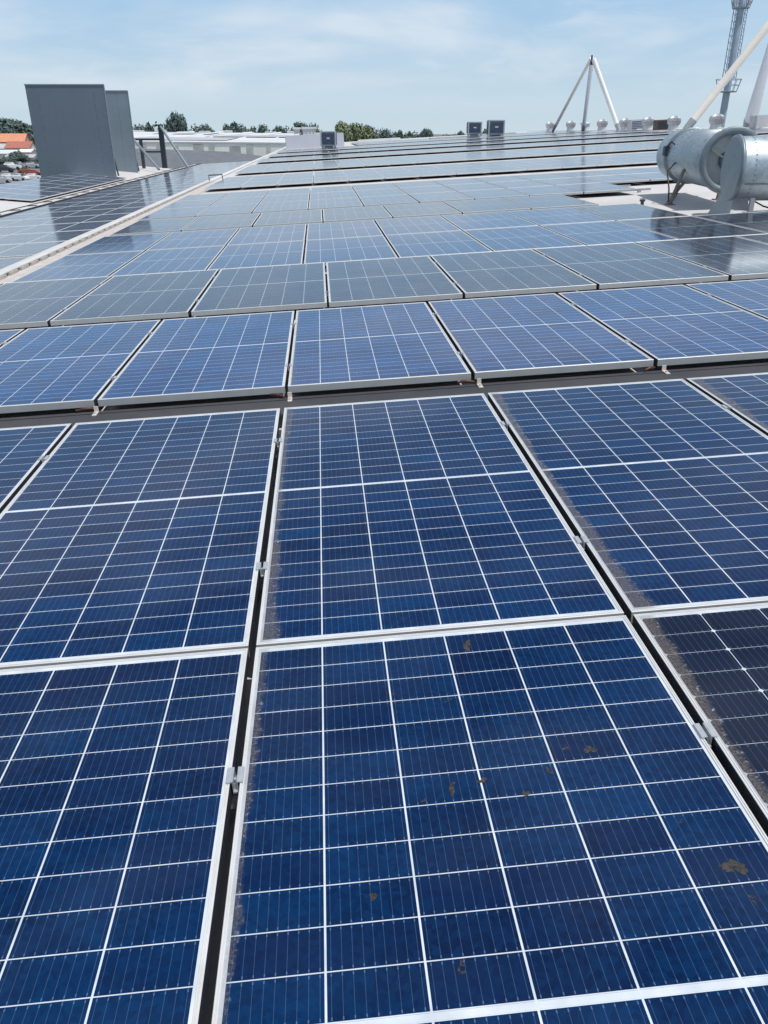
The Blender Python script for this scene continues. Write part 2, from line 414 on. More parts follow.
for (k,s,n,w,vis) in row_info:
    for q,fr in enumerate((.235,.77)):
        m=MB(); sc=BIG.get(k,1); x0=s+min(vis)*PITCH*sc-.1; x1=s+(max(vis)+1)*PITCH*sc+(.45 if k=='H' else .12)
        m.box(x0,x1,-.02,.02,-.040,-.002,b=.003)
        for j in range(int((x1-x0)/1.6)+1):
            m.box(x0+.3+j*1.6,x0+.36+j*1.6,-.03,.03,(-1.4-w)+.041-.002,-.038)
        o=m.build('mounting_rail',GALV); M=RM(0,n+fr*PL*sc,w-.041); o.matrix_world=M
        rn=[r[9] for r in rows if r[0]==k][0]
        tag(o,f'aluminium mounting rail under the {"near" if q==0 else "far"} half of {rn}','mounting rail','rails carrying the panels')
# grey cable cover in the gap between second row and the next, small pale clips at the joints
m=MB(); m.box(-9,9,0,.30,-.07,0,b=.006); m.box(-9,9,.245,.262,.0,.004)
o=m.build('cable_cover',TRAYDK); o.matrix_world=RM(0,3.965,-1.325)
tag(o,'long dark grey cable cover lying in the gap between the second and third rows','cable cover')
m=MB(); m.box(-.012,.012,-.02,.05,0,.006,b=.001); m.box(-.012,.012,.045,.051,0,.035); m.tube([(0,.01,.006),(0,.01,.014)],.007,6)
CLIP=m.mesh('cable_clip',simple('pale_clip',(.62,.56,.52),.5,.1,.1,20)); q=0
for i in range(-5,6):
    u=-.2872+i*PITCH+.02
    x,y,d=pix(P(u,4.15,-1.32))
    if not(0<x<768): continue
    o=link('cable_clip',CLIP); o.matrix_world=RM(u,4.19,-1.3245)
    tag(o,f'small pale clip on the dark grey cable cover, {ORD[q]} from the left','clip','clips on the grey cable cover'); q+=1

m=MB(); m.tube([(-.05,0,0),(-.015,0,.002),(-.012,0,.002),(.02,0,.001),(.05,.0,-.004)],[.006,.007,.010,.009,.005],8); CONN=m.mesh('cable_connector',simple('red_brown_plug',(.075,.026,.020),.5)); q=0
for i in range(-5,6):
    u=-.2872+i*PITCH-.05; x,y,d=pix(P(u,4.28,-1.33))
    if not(0<x<768): continue
    o=link('cable_connector',CONN); o.matrix_world=RM(u,4.27,-1.312)@Matrix.Rotation(.3*((i*7)%5-2),4,'Z')
    tag(o,f'red brown cable plug under the first row beyond the grey gap, {ORD[q]} from left','cable plug','cable plugs under the panel joints'); q+=1
m=MB(); m.tube([P(-6+k*.25,4.36+.012*math.sin(k*1.7),-1.386+.004*math.sin(k*2.3)) for k in range(49)],.007,6)
tag(m.build('loose_cable',CABLE),'thin black cable lying along the dark grey gap under the panel edge','cable')

# ------------------------------------------------------------------ the building under the panels
bld=empty('warehouse_building',Vector((0,0,0)))
tag(bld,'big warehouse under the panels with pale membrane roof and low ridge','warehouse')
m=MB()
def sheet(m,a,b,c,d,th=.12,mi=0):
    top=[P(*a),P(*b),P(*c),P(*d)]; bot=[p-Wv*th for p in top]
    m.face(top,mi); m.face(bot[::-1],mi)
    for k in range(4): k2=(k+1)%4; m.face([top[k],bot[k],bot[k2],top[k2]],mi)
sheet(m,(-4.3,-8,-1.4),(31.5,-8,-1.4),(31.5,128,-1.4),(-4.3,128,-1.4))
sheet(m,(31.5,-8,-1.4),(66,-8,-4.9),(66,128,-4.9),(31.5,128,-1.4))
m.build('roof',ROOF,bld)
m=MB(); sheet(m,(-10.9,-8,-1.92),(-4.3,-8,-1.92),(-4.3,72,-1.92),(-10.9,72,-1.92))
sheet(m,(-14.6,-8,-1.92+3.7*.133),(-10.9,-8,-1.92),(-10.9,66,-1.92),(-14.6,66,-1.92+3.7*.133))
m.build('lower_roof',ROOF,bld)
m=MB(); m.face([P(-4.3,-8,-1.4),P(-4.3,128,-1.4),P(-4.3,128,-1.92),P(-4.3,-8,-1.92)]); m.build('upstand',ROOFW,bld)
m=MB()
def wallq(a,b):
    A=P(*a);B=P(*b); m.face([A,B,(B.x,B.y,0),(A.x,A.y,0)])
wallq((-14.55,-8,-1.5),(-14.55,66,-1.5)); wallq((-14.55,65.9,-1.5),(-10.9,65.9,-2.)); wallq((-10.85,65.9,-2.),(-10.85,72,-2.)); wallq((-10.9,71.9,-2.),(-4.3,71.9,-2.)); wallq((-4.28,72,-1.5),(-4.28,128,-1.5)); wallq((-4.3,127.9,-1.5),(66,127.9,-5)); wallq((66,128,-5),(66,-8,-5)); wallq((66,-7.9,-5),(-14.55,-7.9,-1.5))
m.build('wall',simple('clad_wall',(.5,.51,.52),.6,0,.08,1),bld)
m=MB(); m.tube([P(31.5,-8,-1.37),P(31.5,128,-1.37)],.13,8); m.build('ridge_cap',ROOFW,bld)

# white cable tray along the step, raised on small feet
t=empty('cable_tray',RM(0,0,0)); tag(t,'white covered cable tray on small feet running back along the roof step','cable tray')
m=MB(); m.box(-4.06,-3.96,5,30.5,-1.362,-1.347,b=.004); m.box(-4.06,-4.04,5,30.5,-1.39,-1.364); m.build('cover',simple('tray_cover',(.60,.60,.59),.6,0,.12,2,.3,dirt=(.40,.38,.35)),t)
m=MB(); m.box(-4.06,-3.94,30.5,66,-1.39,-1.345,b=.006); m.build('curb',ROOFW,t)
FOOTM=simple('tray_foot',(.46,.43,.40),.7,0,.1,4)
m=MB(); m.box(-.16,-.05,0,.28,-1.399,-1.363); FM=m.mesh('foot',FOOTM)
for j in range(62):
    f=link('foot',FM,t); f.location=(-3.89,5.05+j*.41,0)
m=MB(); m.box(-3.90,-3.50,5,30.5,-1.398,-1.385); m.build('base_strip',simple('beige_strip',(.50,.46,.43),.8,0,.15,5),t)
# small bracket at its far end
m=MB(); m.tube([P(-3.98,30.8,-1.4),P(-3.98,30.8,-1.16),P(-3.50,30.8,-1.16),P(-3.50,30.8,-1.4)],.022,8)
o=m.build('pipe_bracket',STEELDK); tag(o,'small dark pipe hoop at the far end of the white cable tray','pipe')

# cable ladder
t=empty('cable_ladder',RM(0,0,0)); tag(t,'long cable ladder with dark side rails and pale bed beside the sunken bay','cable ladder')
for u,hh in ((-9.66,.13),(-10.46,.09)):
    m=MB(); m.box(u-.03,u+.03,16,71,-1.87,-1.87+hh); m.build('side_rail',STEELDK,t)
m=MB(); m.box(-10.38,-10.05,0,.12,-1.797,-1.775); RUNG=m.mesh('rung',STEELDK)
for j in range(30):
    f=link('rung',RUNG,t); f.location=(0,18+j*1.76,0)
m=MB(); m.box(-10.42,-9.70,16,71,-1.82,-1.80); m.build('bed',simple('ladder_bed',(.55,.53,.51),.7,0,.25,2),t)
# dark strip added in the bay's row gap, standing in for its shadow line
for q,nn in enumerate((15.50,)):
    m=MB(); m.box(-9.5,-5.25,0,.09,-.13,.0); o=m.build('gap_shadow_strip',STEELDK); o.matrix_world=RM(0,nn-.0,-1.79)
    tag(o,'thin dark gap shadow strip crossing the sunken bay in front of its second row','shadow strip')

# ------------------------------------------------------------------ screens and brace frame on the left
SCR1=NT('screen_sheet'); v=SCR1.obj()
sv=SCR1.new('ShaderNodeMapping'); sv.inputs['Scale'].default_value=(5,1,.35); SCR1.t.links.new(v,sv.inputs[0])
SCR1.P(Base_Color=SCR1.mix(SCR1.ramp(SCR1.math('ADD',SCR1.math('MULTIPLY',SCR1.noise(v,.6,4),.5),SCR1.math('MULTIPLY',SCR1.noise(sv.outputs[0],1.,5,.6),.5)),.3,.7),(.120,.160,.205),(.140,.185,.232)),Roughness=.55,Metallic=.0); SCR1=SCR1.m
SCR2=simple('screen_sheet_pale',(.20,.255,.30),.5,0,.1,.6)
def screen(X0,X1,Y,ztop,zbot,lab,mat,seams):
    s=empty('roof_screen',Vector((X0,Y,EYE+zbot))); h=ztop-zbot; w=X1-X0
    xs=seams
    for j in range(len(xs)-1):
        m=MB(); m.box(xs[j]*w+.002,xs[j+1]*w-.002,0,.05,0,h,b=.003); p=m.build('sheet',mat,s)
    m=MB(); m.box(-.03,w+.03,-.03,.10,h+.002,h+.07,b=.01); m.build('top_trim',simple('trim_grey',(.24,.28,.32),.5),s)
    m=MB(); m.box(w+.002,w+.035,-.02,.10,-.1,h-.002,b=.01); m.build('side_trim',simple('side_grey',(.20,.24,.28),.5),s)
    m=MB()
    for j in range(3):
        x=.4+j*(w-.8)/2
        m.box(x-.06,x+.06,.08,.2,-.2,h-.1); m.tube([(x,.14,h*.75),(x,2.0,-.15)],.05,8)
    m.build('brace',STEELDK,s)
    m=MB()
    for x in xs:
        for j in range(9):
            xx=min(max(x*w,.08),w-.08); m.box(xx-.018,xx+.018,-.014,-.001,h*(.06+.11*j)-.018,h*(.06+.11*j)+.018)
    m.build('fixings',GALV,s)
    m=MB(); m.box(-.03,w+.03,-.09,-.004,-.06,.10); m.build('base_flashing',simple('flashing_grey',(.33,.36,.39),.5,.2),s)
    tag(s,lab,'screen'); return s
screen(-20.3,-15.86,50.2,2.42,-2.55,'large dark blue grey sheet metal screen standing on the roof, front one',SCR1,[0,.15,.86,1])
screen(-18.9,-16.38,56.5,2.38,-2.6,'paler grey sheet metal screen standing behind the dark one',SCR2,[0,.4,.72,1])
s=empty('brace_frame',Vector((-16.4,62,EYE-2.2))); tag(s,'open dark steel frame with two posts and diagonal struts behind the screens','steel frame')
m=MB(); m.box(-.04+.35,.30+.35,-.1,.1,-.1,2.75); m.build('post',STEELDK,s)
m=MB(); m.box(-1.15,-.95,-.1,.1,-.1,1.85); m.build('post',STEELDK,s)
m=MB(); m.box(-1.9,.30,-.06,.06,1.72,1.86); m.build('rail',STEELDK,s)
m=MB(); m.box(-.95,.30,-.06,.06,.92,1.04); m.build('rail',STEELDK,s)
m=MB(); m.tube([(.5,-.1,2.62),(2.55,-1.6,.0)],.085,8); m.build('strut',SCR2,s)
m=MB(); m.tube([(-1.4,-.4,1.75),(.95,-3.5,-.05)],.085,8); m.build('strut',SCR2,s)

# ------------------------------------------------------------------ roof fans
def galv_material():
    t=NT('galvanised_sheet'); v=t.obj()
    vo=t.new('ShaderNodeTexVoronoi'); vo.inputs['Scale'].default_value=22; t.t.links.new(v,vo.inputs['Vector'])
    vs=t.new('ShaderNodeSeparateColor'); t.t.links.new(vo.outputs['Color'],vs.inputs[0])
    f=t.math('ADD',t.math('MULTIPLY',vs.outputs[0],.35),t.math('MULTIPLY',t.noise(v,3.5,5,.6),.75))
    c=t.mix(t.ramp(f,.25,.85),(.33,.40,.44),(.50,.57,.61))
    t.P(Base_Color=c,Metallic=.75,Roughness=t.math('ADD',.42,t.math('MULTIPLY',f,.16)))
    b=t.new('ShaderNodeBump'); b.inputs['Strength'].default_value=.25; b.inputs['Distance'].default_value=.01
    t.put(b.inputs['Height'],t.noise(v,2.2,3)); t.t.links.new(b.outputs[0],t.b.inputs['Normal'])
    return t.m
GS=galv_material(); GSD=simple('galvanised_dull',(.20,.245,.275),.45,.3,.15,8)
DARK=simple('fan_inside',(.03,.033,.037),.6); CREAM=simple('cream_guard',(.62,.57,.45),.6)
def axis_matrix(A,B):
    A=Vector(A);B=Vector(B); z=(B-A).normalized(); x=Vector((0,0,1)).cross(z).normalized(); y=z.cross(x)
    M=Matrix((x,y,z)).transposed().to_4x4(); M.translation=A; return M, (B-A).length
# first fan: barrel along the depth of the roof
A=Vector((5.33,13.1,EYE-.385)); B=Vector((5.58,16.2,EYE-.365)); M,LEN=axis_matrix(A,B); Rf=.43
fan=empty('roof_fan',Matrix.Translation(A)); tag(fan,'galvanised barrel fan lying on the roof with open mouth and strap','roof fan')
Mi=Matrix.Translation(-A)@M
m=MB(); m.lathe([(Rf-.02,.04),(Rf,.02),(Rf,LEN*.62),(Rf,LEN*.74)],Mi,56); m.lathe([(Rf,LEN*.62-.01),(Rf+.006,LEN*.62),(Rf+.006,LEN*.63),(Rf,LEN*.64)],Mi,56); m.build('barrel',GS,fan)
m=MB(); m.lathe([(Rf-.004,LEN*.74),(Rf-.004,LEN),(Rf-.03,LEN+.02),(0.0,LEN+.02)],Mi,56); m.build('end_section',GS,fan)
m=MB(); m.lathe([(Rf+.0,LEN*.735),(Rf+.035,LEN*.738),(Rf+.035,LEN*.775),(Rf,LEN*.78)],Mi,56); m.build('strap_ring',GSD,fan)
m=MB(); m.lathe([(Rf+.002,.075),(Rf+.035,.07),(Rf+.05,.05),(Rf+.05,.02),(Rf+.035,-.005),(Rf-.03,.0),(Rf-.06,.03),(Rf-.07,.14)],Mi,56); m.build('mouth_ring',GSD,fan)
m=MB(); m.lathe([(Rf-.012,.10),(Rf-.012,LEN*.55)],Mi,40); m.lathe([(Rf-.012,LEN*.085),(0,LEN*.087)],Mi,40); m.build('inner_duct',simple('inner_pale',(.50,.53,.54),.5,.2,.1,5),fan)
m=MB(); m.lathe([(0,.17),(.10,.19),(.13,.23),(.13,.75)],Mi,24)
m.build('hub',GSD,fan)
m=MB()
for k in range(7):
    a=2*math.pi*k/7; Rm=Mi@Matrix.Rotation(a,4,'Z')
    pts=[(.12,-.06,.35),(.43,-.10,.40),(.43,.10,.30),(.12,.07,.42)]; m.face([Rm@Vector(p) for p in pts]); m.face([Rm@Vector((p[0],p[1],p[2]+.01)) for p in pts[::-1]])
m.build('blades',simple('blade_grey',(.42,.45,.46),.45,.3),fan)
m=MB(); m.box(-.34,-.06,.02,.36,.16,.175,M=Mi); m.build('cover_plate',CREAM,fan)
m=MB()
for k in range(3):
    a=2*math.pi*k/3+.5; c=Vector((math.cos(a),math.sin(a),0)); m.tube([Mi@(c*.1+Vector((0,0,.19))),Mi@(c*.42+Vector((0,0,.19)))],.014,6)
m.build('guard_struts',CREAM,fan)
def leg(px_u,px_n,top):
    f=P(px_u,px_n,-1.398)-A; m=MB(); m.tube([f,top],[.035,.03],8); m.box(f.x-.07,f.x+.07,f.y-.07,f.y+.07,f.z,f.z+.015); m.build('leg',simple('leg_rust',(.20,.175,.145),.7,0,.3,10),fan)
for uu,nn,s in ((5.87,13.8,-1),(6.84,14.1,1),(6.75,15.7,1)):
    f=P(uu,nn,-1.398)-A; ax=Mi@Vector((0,0,f.y)); leg(uu,nn,Vector((ax.x+s*.41,ax.y,ax.z-.16)))
m=MB(); j=Mi@Vector((0,0,LEN*.76)); m.box(j.x-.49,j.x-.41,j.y-.07,j.y+.07,j.z+.0,j.z+.16,b=.01); m.build('junction_box',STEELDK,fan)
m=MB(); q0=Vector((j.x-.46,j.y-.05,j.z+.15)); fl=P(5.87,13.8,-1.398)-A
m.tube([q0,q0+Vector((.03,-.12,.08)),q0+Vector((.06,-.30,.02)),q0+Vector((.05,-.45,-.12)),q0+Vector((-.02,-.6,-.25)),fl+Vector((-.02,.3,.5)),fl+Vector((-.04,.03,.25)),fl+Vector((-.04,-.03,.05))],.013,6); m.build('cable',CABLE,fan)
def fittings(Mi,R0,L0,z0,parent,seed):
    m=MB(); a=Matrix.Rotation(R(205),4,'Z'); m.box(R0-.002,R0+.006,-.012,.012,z0,L0*.72,M=Mi@a); m.build('seam',GSD,parent)
    m=MB()
    for zr in (z0+.10,L0*.60,L0*.70):
        for k in range(40):
            t=2*math.pi*k/40; q=Mi@Matrix.Rotation(t,4,'Z')@Matrix.Translation((R0,0,zr)); m.box(-.002,.007,-.007,.007,-.007,.007,M=q)
    m.build('rivets',GSD,parent)
fittings(Mi,Rf,LEN,.06,fan,1)
# second fan: barrel across the view
A2=Vector((4.97,12.2,EYE-.465)); B2=A2+Vector((2.7,-.22,.05)); M2,L2=axis_matrix(A2,B2); R2=.425
fan2=empty('roof_fan',Matrix.Translation(A2)); tag(fan2,'galvanised barrel fan with closed flat end plate cut off by the right edge','roof fan')
Mi=Matrix.Translation(-A2)@M2
m=MB(); m.lathe([(R2,.03),(R2,L2*.45),(R2+.004,L2*.455),(R2+.004,L2*.47),(R2,L2*.475),(R2,L2)],Mi,64); m.build('barrel',GS,fan2)
m=MB(); m.lathe([(R2+.004,.06),(R2+.012,.05),(R2+.012,.0),(R2-.01,-.012),(.0,-.014)],Mi,64,sm=False); m.build('end_plate',simple('end_plate_grey',(.24,.30,.335),.45,.35,.1,4),fan2)
m=MB(); m.lathe([(R2+.012,.052),(R2+.022,.05),(R2+.022,.005),(R2+.010,.002)],Mi,64); m.build('rim',GSD,fan2)
m=MB(); m.lathe([(R2,L2),(0,L2+.01)],Mi,40); m.build('end_cap',GS,fan2)
fittings(Mi,R2,L2,.10,fan2,2)
for q,(x0,x1) in enumerate(((-.03,.22),(2.2,2.45))):
    m=MB(); fz=(P(6.0,11.86,-1.398)-A2).z+x0*.05
    m.face([(x0-.05,-.42,fz),(x1-.02,-.42,fz+.01),(x1,-.22,-.34),(x0+.05,-.22,-.34)]); m.face([(x1-.02,-.42,fz+.01),(x1-.02,.38,fz+.01),(x1,.25,-.34),(x1,-.22,-.34)])
    m.face([(x0-.05,-.42,fz),(x0+.05,-.22,-.34),(x0+.05,.25,-.34),(x0-.05,.38,fz)]); m.box(x1-.05,x1+.012,-.45,-.40,fz-.01,-.36)
    m.build('foot_plate',simple('foot_plate_pale',(.30,.31,.32),.5,.2,.1,6),fan2)
# loose cables on the roof
def roofcable(name,pts,lab,r=.011):
    m=MB(); m.tube([P(*p) for p in pts],r,6); o=m.build(name,CABLE); tag(o,lab,'cable')
roofcable('loose_cable',[(5.95,14.1,-1.386),(6.1,14.3,-1.386),(6.45,14.9,-1.37),(6.62,15.2,-1.15),(6.4,15.3,-.95)],'thin black cable running across the pale roof under the open fan')
roofcable('loose_cable',[(6.25,12.35,-1.15),(6.4,12.25,-1.2),(6.6,12.1,-1.33),(6.75,11.9,-1.386),(6.8,11.6,-1.386),(6.74,11.35,-1.386)],'short black cable curling from the closed fan onto the panels')
for q,(uu,nn) in enumerate(((5.45,13.95),)):
    m=MB(); m.tube([P(uu,nn,-1.4),P(uu,nn,-1.33)],.03,8); m.tube([P(uu,nn,-1.33),P(uu,nn,-1.30)],.05,8); o=m.build('roof_stud',STEELDK); tag(o,'small dark stud on the pale roof left of the fan leg','stud')

# ------------------------------------------------------------------ ridge vents and coolers
VENTM=simple('vent_aluminium',(.55,.56,.585),.5,.35,.12,6)
def make_vent():
    r=empty('turbine_vent',Matrix())
    m=MB(); nf=28; prof=[(.30,.42),(.40,.48),(.50,.62),(.52,.78),(.46,.95),(.30,1.08),(.10,1.13),(.0,1.135)]
    vs=[];fs=[]
    for (rr,z) in prof:
        for k in range(nf*2):
            t=2*math.pi*(k+(z*3))/(nf*2); q=rr*(1 if k%2 else .90); vs.append((q*math.cos(t),q*math.sin(t),z))
    n2=nf*2
    for i in range(len(prof)-1):
        for k in range(n2): fs.append((i*n2+k,i*n2+(k+1)%n2,(i+1)*n2+(k+1)%n2,(i+1)*n2+k))
    m.raw([vs[i] for i in range(len(vs))],[f for q,f in enumerate(fs) if q%2],0,False); m.raw(vs,[f for q,f in enumerate(fs) if not q%2],1,False); m.build('turbine_head',[VENTM,simple('vent_shade',(.25,.265,.29),.5,.3)],r)
    m=MB(); m.lathe([(.46,-.3),(.42,.1),(.38,.3),(.36,.46)],None,24); m.build('neck',VENTM,r)
    return r
vp=make_vent()
def vent_at(o,x,n):  # at ridge distance n along the ridge
    o.matrix_world=Matrix.Translation(P(x,n,-1.52))@Matrix.Scale(1.14,4)
vl=[(31.1,114.5,'leftmost'),(31.1,105.0,'second from the left'),(31.1,93.2,'left of the white tripod leg'),(31.2,86.4,'just right of the white tripod leg'),(31.3,80.6,'alone between the tripod leg and the cream pole'),(31.2,74.3,'partly hiding a brown box'),(31.4,66.6,'right of the cream pole base, the nearest')]
for q,(u,n,l) in enumerate(vl):
    o=vp if q==0 else copy_tree(vp); vent_at(o,u,n); tag(o,f'silver turbine roof vent on the ridge, {l}','roof vent','turbine vents along the ridge')
def bx(name,u,n,w,sx,sy,sz,mat,lab,cat,detail=None):
    r=empty(name,RM(u,n,w)); tag(r,lab,cat)
    m=MB(); m.box(-sx/2,sx/2,-sy/2,sy/2,0,sz,b=.03); m.build('housing',mat,r)
    if detail: detail(r,sx,sy,sz)
    return r
def louv(mat):
    def f(r,sx,sy,sz):
        m=MB()
        for k in range(5): m.box(-sx*.42,sx*.42,-sy/2-.03,-sy/2-.004,sz*(.12+.16*k),sz*(.12+.16*k)+.09)
        m.build('louvre',mat,r)
    return f
PALE=simple('pale_metal',(.52,.53,.55),.5,.1,.08,3); BLUEG=simple('louvre_blue',(.10,.125,.19),.5,0,.2,4); BROWN=simple('brown_metal',(.13,.10,.085),.6,0,.2,4)
m=MB(); r=empty('round_vent',RM(31.1,99.0,-1.35)); tag(r,'squat silver round roof vent with flat lid below the tripod','roof vent')
m.lathe([(.48,-.3),(.48,.62),(.44,.64)],None,24); m.build('drum',VENTM,r); m=MB(); m.lathe([(.50,.66),(.60,.70),(.60,.80),(.5,.86),(0,.9)],None,24); m.build('lid',VENTM,r)
bx('roof_box',31.6,84.2,-1.36,1.5,1.,.95,PALE,'pale metal box with blue louvres beside a ridge vent','roof box',louv(BLUEG))
bx('roof_box',31.0,76.3,-1.36,1.3,1.,.85,BROWN,'brown metal box with slats on the ridge','roof box',louv(STEELDK))
def rd(r,sx,sy,sz):
    m=MB(); m.lathe([(.0,.02),(.4,.02),(.42,.0),(.42,-.4)],Matrix.Translation((-sx/2-.02,0,sz*.55))@Matrix.Rotation(R(-90),4,'Y'),24); m.build('round_end',VENTM,r)
    m=MB(); m.box(sx*.28,sx*.38,-sy/2-.04,-sy/2-.004,.05,sz-.05); m.build('corner_strip',GSD,r)
bx('duct_box',32.6,60.6,-1.45,2.6,1.,.98,PALE,'long pale duct box with round silver end at the right edge','duct box',rd)
# small studs at the tripod foot
for q,(uu,nn) in enumerate(((29.9,86.9),(30.3,86.0))):
    pass
def cooler(X,Y,zt,zb,w,h,lab):
    r=empty('evaporative_cooler',Vector((X,Y,EYE+zt-h))); tag(r,lab,'air cooler')
    m=MB(); m.box(-w/2,w/2,-w/2,w/2,0,h,b=.04); m.build('housing',PALE,r)
    m=MB()
    for sx in (-1,1): m.box(sx*w*.47-.05,sx*w*.47+.05,-w/2-.04,-w/2+.1,0,h)
    m.build('corner_post',PALE,r)
    for a in range(4):
        m=MB(); Rz=Matrix.Rotation(a*math.pi/2,4,'Z'); m.box(-w*.41,w*.41,-w/2-.02,-w/2-.004,h*.10,h*.93,M=Rz); 
        for k in range(8): m.box(-w*.41,w*.41,-w/2-.05,-w/2-.021,h*(.12+.1*k),h*(.12+.1*k)+h*.03,M=Rz)
        m.build('louvre',BLUEG,r)
    m=MB(); m.box(-w*.10,w*.10,-w/2-.07,-w/2-.052,h*.47,h*.57); m.build('badge',simple('badge_pale',(.6,.62,.66),.5),r)
    m=MB(); m.box(-w*.28,w*.28,-w*.28,w*.28,zb-(zt-h)-.6,-.003); m.build('duct',PALE,r)
    for sx in (-1,1):
        for sy in (-1,1):
            m=MB(); m.box(sx*w*.4-.04,sx*w*.4+.04,sy*w*.4-.04,sy*w*.4+.04,zb-(zt-h)-.6,-.003); m.build('leg',GALV,r)
cooler(-5.15,80.5,.16,-1.2,1.42,1.25,'dark louvred air cooler standing alone on the roof at centre left')
cooler(9.85,95,1.1,-.15,1.5,1.20,'smaller dark louvred air cooler, left one of a pair on the roof')
cooler(12.18,95,1.28,-.1,1.75,1.45,'bigger dark louvred air cooler, right one of a pair on the roof')
# pale upstands and strips on the far roof
m=MB(); m.box(-3.2,3.0,0,6,0,1.35,b=.02); o=m.build('stair_housing',simple('lavender_clad',(.52,.55,.61),.6,0,.06,.5)); o.matrix_world=RM(-.2,92,-1.45)
tag(o,'low wide pale grey roof housing behind the lone air cooler','roof housing')
for q,(u,n,l,h,lab) in enumerate(((8.,112,5.5,.30,'left white flashing strip on the far roof'),(15.5,100,4.8,.22,'white flashing strip under the pair of air coolers'),(22.,104,4.2,.25,'white flashing strip right of the pair of air coolers'))):
    m=MB(); m.box(-l/2,l/2,0,1.2,0,h,b=.02); o=m.build('flashing_strip',ROOFW); o.matrix_world=RM(u,n,-1.38); tag(o,lab,'flashing')

# ------------------------------------------------------------------ cable-stay masts
WH=simple('mast_white',(.88,.87,.83),.45,0,.04,1.5); LAV=simple('mast_lavender',(.74,.78,.84),.5,0,.04,1); CREAMM=simple('mast_cream',(.86,.80,.73),.5,0,.06,1)
def mast(apex,legs,lab):
    r=empty('roof_mast',Vector(apex)); tag(r,lab,'mast'); A=Vector(apex)
    for (b,r0,r1,mat) in legs:
        b=Vector(b)-A; m=MB(); d=b.normalized()
        m.tube([d*.3,b*.5,b*.90],[r1,(r0+r1)/2,r0],16); m.build('leg',mat,r)
        m=MB(); m.tube([b*.90,b*1.0],[r0*1.06,r0*.9],16); m.build('foot_sleeve',simple('sleeve_grey',(.36,.38,.40),.5),r)
    m=MB(); m.tube([(0,0,-.75),(-.05,0,.10)],[.16,.07],10); m.build('apex_pin',STEELDK,r)
mast((20.35,88,EYE+6.75),[((18.85,97,EYE+.2),.16,.14,CREAMM),((21.9,95.5,EYE+.2),.20,.20,LAV),((23.35,86.2,EYE+.15),.22,.22,WH)],'white three-legged mast rising from the ridge behind the vents')
mast((26.65,62,EYE+7.4),[((21.45,62,EYE+.1),.27,.27,CREAMM),((28.1,67,EYE+.2),.50,.16,LAV),((31.5,59,EYE+.1),.26,.25,WH)],'cream leaning mast at the right edge with dark foot sleeve')

# ------------------------------------------------------------------ telecom tower
TWM=simple('tower_blue_grey',(.33,.41,.51),.55,.1,.15,.6)
tw=empty('telecom_tower',Vector((58.05,150,0))); tag(tw,'tall grey blue telecom tower with round platforms and ladder cage','tower')
m=MB(); m.tube([(0,0,0),(0,0,EYE+26)],[.62,.50],16); m.build('pole',TWM,tw)
for sx in (-1,1):
    m=MB(); z0,z1=EYE+8.,EYE+21
    m.tube([(sx*.95,-.5,z0),(sx*.92,-.5,z1)],.07,6); m.tube([(sx*.95,.5,z0),(sx*.92,.5,z1)],.07,6)
    k=0; z=z0
    while z<z1-.9:
        m.tube([(sx*.95,-.5,z),(sx*.55,-.3,z+.8)],.045,5); m.tube([(sx*.55,-.3,z+.8),(sx*.95,-.5,z+1.0)],.045,5); m.tube([(sx*.95,-.5,z),(sx*.95,.5,z+.8)],.04,5); z+=1.0
    m.build('ladder_cage',TWM,tw)
def platform(z,r,h):
    p=MB(); p.lathe([(.4,z),(r*.72,z),(r*.78,z+.16),(.4,z+.16)],None,24); o=p.build('platform',TWM,tw)
    q=MB()
    for k in range(10):
        a=2*math.pi*k/10; q.tube([(r*.75*math.cos(a),r*.75*math.sin(a),z),(r*math.cos(a),r*math.sin(a),z+h)],.05,5)
    for hh in (.55,1.0):
        rr=r*.75+r*.25*hh; q.tube([(rr*math.cos(2*math.pi*k/20),rr*math.sin(2*math.pi*k/20),z+h*hh) for k in range(21)],.05,5)
    q.build('railing',TWM,o)
platform(EYE+6.2,2.05,1.9); platform(EYE+18.2,1.75,1.5)
m=MB()
for k in range(6):
    a=2*math.pi*k/6+.3; m.box(1.3*math.cos(a)-.14,1.3*math.cos(a)+.14,1.3*math.sin(a)-.14,1.3*math.sin(a)+.14,EYE+18.6,EYE+20.6)
m.build('antennas',PALE,tw)

# ------------------------------------------------------------------ white warehouse behind on the left
wb=empty('white_warehouse',Vector((-40,150,0))); tag(wb,'long white warehouse with pale roof and dark bays behind the screens','warehouse')
WALLW=simple('white_wall',(.88,.88,.86),.6,0,.08,.3,dirt=(.7,.68,.63)); ROOFP=simple('pale_roof',(.62,.64,.66),.55,0,.1,.15,dirt=(.46,.48,.51)); BAYD=simple('bay_grey',(.50,.51,.50),.7,0,.3,.4)
m=MB(); A=Vector((-62,152,EYE-1.15)); 
Lw=38
o0=Vector((-13,2,0))
m.face([o0+Vector((0,0,0)),o0+Vector((Lw,0,0)),o0+Vector((Lw,0,EYE-1.55)),o0+Vector((0,0,EYE-1.25))]); m.face([o0+Vector((Lw,0,0)),o0+Vector((Lw,60,0)),o0+Vector((Lw,60,EYE-.2)),o0+Vector((Lw,0,EYE-1.55))]); m.face([o0,o0+Vector((0,0,EYE-1.25)),o0+Vector((0,60,EYE+.3)),o0+Vector((0,60,0))]); m.build('wall',WALLW,wb)
for j in range(12):
    x=1.2+j*3.05+random.uniform(-.6,.6); zt=EYE-1.62-.0065*x; m=MB(); m.box(o0.x+x,o0.x+x+random.uniform(.7,2.0),o0.y-.06,o0.y-.01,EYE-5.,zt-.12*(j%3)); m.build('bay_opening',BAYD,wb)
